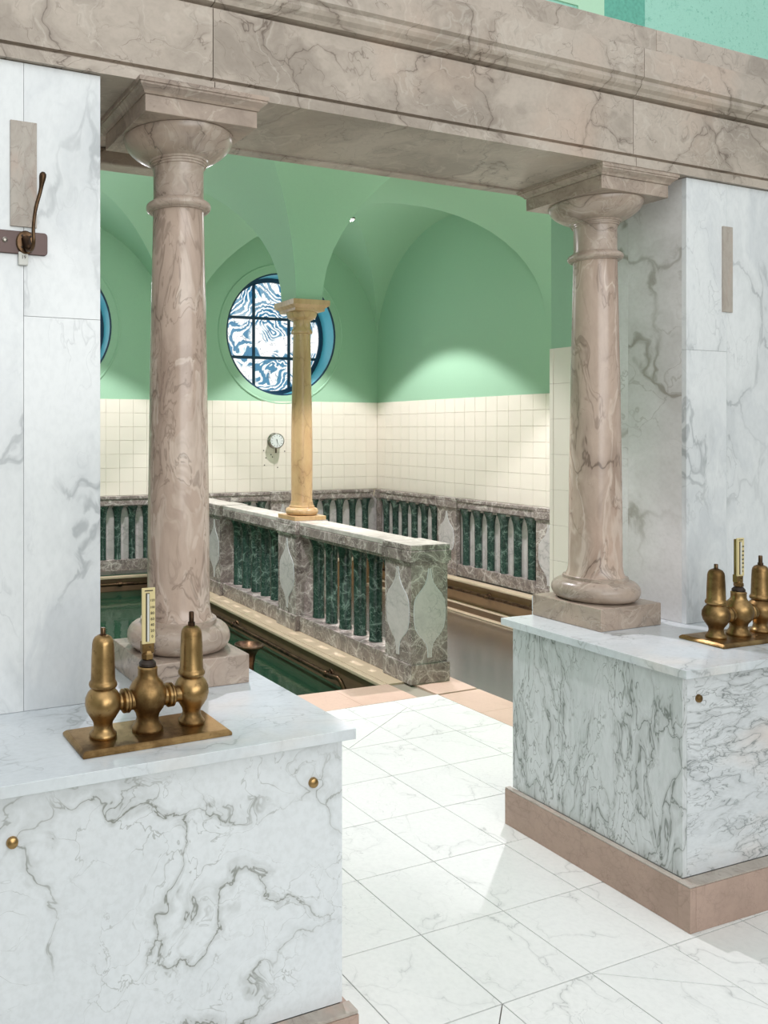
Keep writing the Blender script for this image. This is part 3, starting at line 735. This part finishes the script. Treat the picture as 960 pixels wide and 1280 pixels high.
# tiled end of the right hand wall
pz = 2.05; hh = .171
obj('tile_bed', BX(3.262, 3.276, 2.78, 2.98, .2, pz), M['tilegrout'], wfr)
for k in range(8):
    z1 = pz-k*hh
    panel(wfr, 3.254, 3.263, 2.785, 2.965, z1-hh, z1, 'tile', 'tile')
    panel(wfr, 3.252, 3.266, 2.965, 2.986, z1-hh, z1, 'tile', 'bullnose_tile')
obj('plaster', BX(3.256, 3.276, 2.785, 2.98, pz, 2.69), M['paint'], wfr)
obj('plaster', BX(3.27, 7.3, 2.975, 2.99, -.1, 2.8), M['paint'], wfr)
obj('plaster', BX(-2.9, .72, 2.975, 2.99, -.1, 2.8), M['paint'], wfl)
obj('marble_block', BX(3.13, 3.254, 2.86, 2.98, .79, .86, bev=.004), M['white'], wfr)
obj('pier_foot', BX(3.13, 3.254, 2.86, 2.98, 0, .789, bev=.004), M['white'], wfr)
# entablature: profile from the front face to the back
prof = [(2.285, 2.692), (2.285, 2.726), (2.290, 2.729), (2.314, 2.732), (2.314, 2.742), (2.298, 2.744), (2.298, 2.960), (2.314, 2.962), (2.314, 2.970), (2.286, 2.973), (2.280, 2.985),
        (2.268, 2.995), (2.262, 3.008), (2.262, 3.022), (2.250, 3.030), (2.250, 3.142), (2.262, 3.146), (2.74, 3.146), (2.74, 2.692)]
ent = thing('architrave', 'long beige grey marble architrave resting on both columns', 'architrave', (0, 0, 0))
for (x0, x1) in ((-2.2, 1.105), (1.108, 2.945), (2.948, 6.2)):
    cx = (x0+x1)/2; obj('stone_block', profile_x(NB(), prof, x0-cx, x1-cx), M['architrave'], ent, (cx, 0, 0))
for (x0, x1) in ((-2.2, .62), (.622, 3.06), (3.062, 6.2)):
    cx = (x0+x1)/2; obj('crown_block', BX(x0-cx, x1-cx, 2.285, 2.74, 3.147, 3.252, bev=.003), M['architrave'], ent, (cx, 0, 0))
obj('soffit_lip', BX(-2.2, 6.2, 2.70, 2.752, 2.684, 2.71, bev=.004), M['architrave'], ent)
# short stone returns beyond the columns
for (x0, x1) in ((.742, 1.30),):
    tag(obj('stone_bracket', BX(x0, x1, 2.90, 2.985, 2.640, 2.700, bev=.006), M['architrave']), 'short beige stone bracket on the back of the %s pilaster' % ('left' if x0 < 2 else 'right'), 'bracket')
    obj('soffit', BX(x0, x1, 2.742, 2.985, 2.702, 2.75), M['architrave'], wfl if x0 < 2 else wfr)
up = NB(); box(up, -3, 7.4, 2.52, 2.98, 3.147, 5.4); box(up, -3, 7.4, 2.742, 2.98, 2.84, 3.15)
wfu = struct('wall_front_upper', up, M['mint'])
obj('painted_band', BX(3.05, 3.295, 2.514, 2.522, 3.15, 5.2, bev=.001), M['mint_dark'], wfu)
obj('painted_band', BX(2.90, 3.05, 2.514, 2.522, 3.15, 5.2, bev=.001), M['mint_pale'], wfu)
obj('painted_band', BX(2.10, 2.90, 2.514, 2.522, 3.425, 3.60, bev=.001), M['mint_pale'], wfu)
obj('plaster', BX(-3, 7.4, 2.98, 3.0, 2.84, 4.6), M['paint'], wfu)
# front room shell behind the camera
struct('wall_rear', BX(-3.2, 7.6, -3.2, -3.0, -.16, 4.2), M['room'])
struct('wall_side_left', BX(-3.2, -3.0, -3.0, 3.0, -.16, 4.2), M['room'])
struct('wall_side_right', BX(7.4, 7.6, -3.0, 3.0, -.16, 4.2), M['room'])

# ------------------------------------------------------------------ marble counters
def stud(par, x, y, z):
    return obj('stud', lathe(NB(), [(.0, -.002), (.014, -.002), (.014, .003), (.012, .008), (.006, .011), (0, .012)], 20, mat=Matrix.Translation((x, y, z)) @ RX90), M['brass'], par, smooth=True)
lc = thing('marble_counter', 'left white marble counter with grey veins and two brass studs', 'counter', (1.28, 1.86, 0))
L = lambda x: x-1.28
Q = lambda y: y-1.86
panel(lc, -2.0, 0, Q(1.86), Q(1.88), .118, .829, 'white', 'front_panel')
panel(lc, -.02, 0, Q(1.88), Q(2.64), .118, .829, 'white', 'side_panel')
obj('core', BX(-2.0, -.021, .021, .78, 0, .828), M['white_slab'], lc)
panel(lc, -2.0, .025, Q(1.832), Q(2.335), .829, .858, 'white_slab', 'countertop')
panel(lc, -2.0, .025, Q(2.335), Q(2.685), .829, .858, 'white_slab', 'countertop')
panel(lc, -2.0, .022, -.045, -.001, 0, .108, 'plinth', 'plinth'); panel(lc, .0005, .022, -.001, .80, 0, .108, 'plinth', 'plinth')
obj('plinth_top', BX(-2.0, .021, -.043, .0, .108, .1175, bev=.002), M['insert'], lc)
stud(lc, L(.39), 0, .716); stud(lc, L(1.188), 0, .722)
rc = thing('marble_counter', 'right veined marble counter on a brown stone plinth', 'counter', (2.645, 1.882, 0), math.radians(-1.5))
panel(rc, 0.0, .022, .0, .755, .154, .829, 'white_green', 'side_panel')
panel(rc, .022, 2.0, 0, .022, .154, .829, 'white_streak', 'front_panel')
obj('core', BX(.0225, 2.0, .0225, .75, 0, .828), M['white_slab'], rc)
panel(rc, -.022, 2.0, -.03, .455, .829, .858, 'white_slab', 'countertop'); panel(rc, -.022, 2.0, .455, .80, .829, .858, 'white_slab', 'countertop')
panel(rc, -.028, -.0005, -.006, .77, 0, .148, 'plinth', 'plinth'); panel(rc, -.028, .0, -.048, -.006, 0, .148, 'plinth', 'plinth'); panel(rc, 0.0, 2.0, -.048, -.0005, 0, .148, 'plinth', 'plinth')
obj('plinth_top', BX(-.027, 2.0, -.047, -.0005, .148, .1535, bev=.002), M['insert'], rc)
obj('plinth_top', BX(-.027, -.0005, .0, .77, .148, .1535, bev=.002), M['insert'], rc)
stud(rc, .075, 0, .748)

# ------------------------------------------------------------------ brass mixing valves
def valve_set(loc, rz, labels, grp, h3=.018):
    x, y, z = loc; R = Matrix.Rotation(rz, 4, 'Z')
    t = thing('brass_mixing_valve', labels, 'valve', loc, rz, grp)
    bm = NB(); hw, hd = .203, .088
    A = [bm.verts.new((sx*hw, sy*hd, 0)) for sx, sy in ((-1, -1), (1, -1), (1, 1), (-1, 1))]
    B = [bm.verts.new((sx*hw, sy*hd, .008)) for sx, sy in ((-1, -1), (1, -1), (1, 1), (-1, 1))]
    D = [bm.verts.new((sx*(hw-.008), sy*(hd-.008), .015)) for sx, sy in ((-1, -1), (1, -1), (1, 1), (-1, 1))]
    bm.faces.new(A[::-1]); bm.faces.new(D)
    for i in range(4):
        j = (i+1) % 4; bm.faces.new((A[i], A[j], B[j], B[i])); bm.faces.new((B[i], B[j], D[j], D[i]))
    bmesh.ops.bevel(bm, geom=[e for e in bm.edges], offset=.0015, segments=2, affect='EDGES')
    obj('base_plate', bm, M['brass'], t)
    z0 = .015
    body = [(.033, 0), (.035, .003), (.035, .008), (.031, .013), (.026, .020), (.024, .030), (.026, .040), (.034, .052), (.0425, .066), (.0465, .082), (.0455, .098), (.039, .112), (.032, .120), (.029, .124)]
    cap = [(.029, .124), (.0345, .127), (.0365, .132), (.0360, .137), (.0325, .142), (.0312, .146), (.0298, .20), (.0280, .236), (.0262, .245), (.0215, .253), (.013, .258), (0, .259)]
    for k, (dx, extra) in enumerate(((-.122, 0), (.128, h3))):
        b = obj('valve_body', lathe(NB(), [(r, zz+z0) for r, zz in body], 40, dx, .004*(k)), M['brass'], t, smooth=True, angle=50)
        obj('valve_cap', lathe(NB(), [(r, zz+z0) for r, zz in cap], 40, dx, .004*k), M['brass'], t, smooth=True, angle=50)
        st = NB(); lathe(st, [(.0095, .27), (.0095, .275+extra*.4), (.0068, .276+extra*.4), (.0068, .290+extra), (.0055, .292+extra)], 12, dx, .004*k)
        obj('spindle', st, M['bronze'], t, smooth=True)
    cb = [(.040, 0), (.041, .003), (.041, .008), (.037, .014), (.031, .024), (.029, .034), (.032, .046), (.042, .060), (.048, .074), (.0505, .090), (.049, .106), (.040, .124), (.030, .134), (.026, .142), (.026, .158), (.027, .162), (.024, .166), (0, .166)]
    obj('mixer_body', lathe(NB(), [(r, zz+z0) for r, zz in cb], 40), M['brass'], t, smooth=True, angle=50)
    zt = .098
    for s in (-1, 1):
        bm = NB(); Mx = Matrix.Rotation(s*math.pi/2, 4, 'Y')
        lathe(bm, [(.026, .03), (.025, .05), (.028, .052), (.031, .055), (.031, .0605), (.0275, .061), (.0275, .063), (.0305, .064), (.0305, .069), (.026, .072), (.022, .075), (.021, .082), (.023, .10)], 32, mat=Matrix.Translation((0, 0, zt)) @ Mx)
        obj('coupling', bm, M['brass'], t, smooth=True, angle=40)
    obj('gland_nut', lathe(NB(), [(.018, .181), (.0225, .183), (.0225, .189), (.016, .197), (.012, .199)], 24), M['rubber'], t, smooth=True)
    bm = NB(); lathe(bm, [(.013, .198), (.0165, .201), (.0165, .213), (.013, .216), (.010, .221)], 6)
    obj('hex_nut', bm, M['brass'], t)
    th_ = obj('thermometer', BX(-.0165, .0165, -.007, .012, .215, .245, bev=.002), M['brass'], t)
    obj('scale_plate', BX(-.0185, .0185, -.009, -.003, .240, .385, bev=.0015), M['cream_plate'], th_)
    obj('backbone', BX(-.012, .012, -.003, .011, .24, .380, bev=.002), M['brass'], th_)
    obj('slot', BX(-.0085, .0020, -.0094, -.009, .246, .372), M['rubber'], th_)
    obj('glass_tube', lathe(NB(), [(.0030, .247), (.0030, .370)], 12, -.0030, -.0115), M['label_white'], th_, smooth=True)
    for i, s in enumerate(('0', '20', '40', '60', '80', '100', '120')):
        me = text_mesh('numeral', s, .0105 if len(s) < 3 else .0088, M['black'])
        q = obj('numeral', me, None, th_); q.matrix_local = Matrix.Translation((.0100, -.0094, .258+.0152*i+(.003 if i == 6 else 0))) @ RX90
    me = text_mesh('lettering', '\u00b0C', .0075, M['black']); q = obj('lettering', me, None, th_); q.matrix_local = Matrix.Translation((.004, -.0075, .230)) @ RX90
    obj('lettering_bar', BX(-.0115, .0115, -.0094, -.0091, .3765, .3792), M['black'], th_)
    return t
valve_set((.773, 1.998, .858), math.radians(.8), 'brass twin valve with cream thermometer on the left marble counter', 'brass mixing valves')
valve_set((3.215, 2.065, .858), math.radians(-2), 'brass twin valve with thermometer on the right marble counter', 'brass mixing valves')

# ------------------------------------------------------------------ hook rail on the left pilaster
hk = thing('hook_rail', 'dark metal coat hook rail screwed to the left marble pilaster', 'hook', (.52, YF, 2.18))
bm = NB(); pts = []
for (cx, cz, a0) in ((.052, .022, 0), (-.9, .022, 90), (-.9, -.022, 180), (.052, -.022, 270)):
    for i in range(5):
        a = math.radians(a0+i*22.5); pts.append((cx+.010*math.cos(a), cz+.010*math.sin(a)))
prism(bm, pts, 0, .008, .0015); bmesh.ops.transform(bm, matrix=Matrix.Translation((0, -.0, 0)) @ RX90, verts=bm.verts)
obj('rail', bm, M['rail'], hk)
obj('hook_plate', lathe(NB(), [(0, .008), (.027, .008), (.027, .011), (.024, .014), (0, .015)], 28, mat=Matrix.Scale(1.25, 4, (0, 0, 1)) @ Matrix.Translation((-.002, 0, 0)) @ RX90), M['bronze'], hk, smooth=True)
pth = spline([(-.002, -.014, .010), (.000, -.030, -.012), (.004, -.052, -.028), (.006, -.075, -.012), (.004, -.080, .03), (.010, -.082, .08), (.022, -.088, .13), (.028, -.094, .178)], 6)
rr = [.009+(.004 if i < 10 else 0) - .004*min(1, i/20) + (.006 if i > len(pth)-6 else 0) + (0.002 if i > len(pth)-9 else 0) for i in range(len(pth))]
for q in range(1, 7): rr[-q] = [0, .0045, .0092, .0100, .0088, .0072, .0060][q]
for q in range(7, 14): rr[-q] = .0055
obj('hook', tube(NB(), pth, rr, 14), M['bronze'], hk, smooth=True, angle=60)
obj('screw', lathe(NB(), [(0, .008), (.0075, .008), (.0075, .011), (.005, .0125), (.0035, .010), (0, .010)], 16, mat=Matrix.Translation((-.060, 0, .004)) @ RX90), M['chrome'], hk, smooth=True)
for (dx, dz) in ((-.012, .018), (.012, .018), (-.012, -.014)):
    obj('screw', lathe(NB(), [(0, .014), (.0035, .0145), (.0025, .017), (0, .0175)], 10, mat=Matrix.Translation((dx, 0, dz)) @ RX90), M['rubber'], hk, smooth=True)
tg = obj('number_tag', BX(-.022, .006, -.012, -.004, -.064, -.026, bev=.003), M['label_white'], hk)
q = obj('numeral', text_mesh('numeral', '19', .014, M['rubber']), None, tg); q.matrix_local = Matrix.Translation((-.0075, -.0122, -.042)) @ RX90

# ------------------------------------------------------------------ handrails along the pool edges
def handrail(label, path, brackets, r=.018, bdir=(1, 0, 0)):
    t = thing('pool_handrail', label, 'handrail', (3.5, 4.32, 0), HT)
    obj('pipe', tube(NB(), path, r, 16), M['bronze'], t, smooth=True, angle=60)
    for b in brackets:
        b = Vector(b); d = Vector(bdir)
        q = d.to_track_quat('Z', 'Y').to_matrix().to_4x4()
        bm = NB(); lathe(bm, [(.008, 0), (.008, .02), (.012, .03), (.030, .036), (.034, .042), (.034, .048)], 20, mat=Matrix.Translation(b) @ q)
        obj('bracket', bm, M['bronze'], t, smooth=True)
        ax = Vector((0, 1, 0)) if abs(d.x) > .5 else Vector((1, 0, 0))
        q2 = ax.to_track_quat('Z', 'Y').to_matrix().to_4x4()
        obj('collar', lathe(NB(), [(r, -.022), (r+.005, -.018), (r+.008, -.006), (r+.008, .006), (r+.005, .018), (r, .022)], 20, mat=Matrix.Translation(b) @ q2), M['bronze'], t, smooth=True)
UL = -.228; zp = -.085
path = spline([(UL+.015, .40, -.20), (UL+.005, .44, -.13), (UL, .50, -.075), (UL, .60, zp)], 6)+[(UL, v, zp) for v in (1.2, 2.2, 3.2, V1-.18)]
handrail('dark bronze handrail along the balustrade side of the left pool', path, [(UL, .67, zp), (UL, 2.27, zp), (UL, 3.9, zp)])
VR = V1-.178
handrail('bronze handrail along the far side of the left pool', [(U0, VR, zp), (-1.5, VR, zp), (-.9, VR, zp), (UL-.04, VR, zp)], [(-2.2, VR, zp), (-.62, VR, zp)], bdir=(0, 1, 0))
UR = 2.665
handrail('bronze handrail along the brown riser of the right pool', [(UR, v, -.055) for v in (-1.1, .5, 2.5, V1-.25)], [(UR, -.6, -.055), (UR, .9, -.055), (UR, 2.36, -.055), (UR, 3.9, -.055)])

# bronze bowl standing in the left pool
bp = (2.50, 4.66)
t = thing('bronze_bowl', 'small dark bronze bowl on a stem rising out of the left pool', 'bowl', (bp[0], bp[1], -.87))
obj('stem', lathe(NB(), [(.05, 0), (.05, .02), (.030, .04), (.030, 1.02), (.036, 1.06)], 28), M['bronze'], t, smooth=True)
obj('bowl', lathe(NB(), [(.036, 1.05), (.040, 1.08), (.055, 1.115), (.085, 1.140), (.095, 1.150), (.095, 1.156), (.088, 1.157), (.080, 1.147), (.05, 1.125), (.02, 1.11), (0, 1.108)], 36), M['bronze'], t, smooth=True)

# ------------------------------------------------------------------ dial on the far wall
g = thing('wall_dial', 'round metal dial gauge with white face on the far tiled wall', 'gauge'); g.matrix_world = HM @ Matrix.Translation((1.415, V1-.011, 1.53))
obj('mount', lathe(NB(), [(.098, 0), (.098, .02), (.090, .03)], 40, mat=RX90), M['chrome'], g, smooth=True)
A90 = Matrix.Translation((0, -.03, 0)) @ Matrix.Rotation(math.radians(-12), 4, 'Z') @ RX90
obj('case', lathe(NB(), [(.086, -.01), (.086, .055), (.092, .06), (.092, .075), (.084, .078), (.080, .074), (0, .074)], 40, mat=A90), M['chrome'], g, smooth=True)
obj('dial_face', lathe(NB(), [(0, .0745), (.080, .0745), (.080, .0755), (0, .0756)], 40, mat=A90), M['dial'], g)
bm = NB()
for i in range(12):
    a = 2*math.pi*i/12; nb = NB(); box(nb, -.0025, .0025, .058, .072, .0757, .0765)
    bmesh.ops.transform(nb, matrix=A90 @ Matrix.Rotation(a, 4, 'Z'), verts=nb.verts); me = bpy.data.meshes.new('t'); nb.to_mesh(me); nb.free(); bm.from_mesh(me); bpy.data.meshes.remove(me)
obj('dial_marks', bm, M['black'], g)
bm = NB(); prism(bm, [(-.004, .022), (0, -.062), (.004, .022)][::-1], .077, .079); bmesh.ops.transform(bm, matrix=A90 @ Matrix.Rotation(math.radians(14), 4, 'Z'), verts=bm.verts)
obj('needle', bm, M['black'], g)
obj('stub_pipe', lathe(NB(), [(.009, -.15), (.009, -.08)], 12, 0, -.045), M['bronze'], g, smooth=True)

# ------------------------------------------------------------------ vault lamps
lab = ['small round downlight in the vault above the far right bay', 'small downlight in the near right vault bay', 'small downlight in the far left vault bay', 'small downlight in the near left vault bay']
for i, (u, v) in enumerate(bay_c):
    t = thing('ceiling_downlight', lab[i], 'lamp', hp(u, v, ZS+ZH-.15))
    obj('stem', lathe(NB(), [(.008, -.002), (.008, .149)], 12), M['chrome'], t, smooth=True)
    obj('housing', lathe(NB(), [(.045, 0), (.045, -.012), (.036, -.018), (.034, -.004)], 28), M['chrome'], t, smooth=True)
    obj('lens', lathe(NB(), [(.0, -.034), (.018, -.031), (.030, -.022), (.034, -.010), (.034, -.006), (0, -.006)], 24), M['lamp'], t)
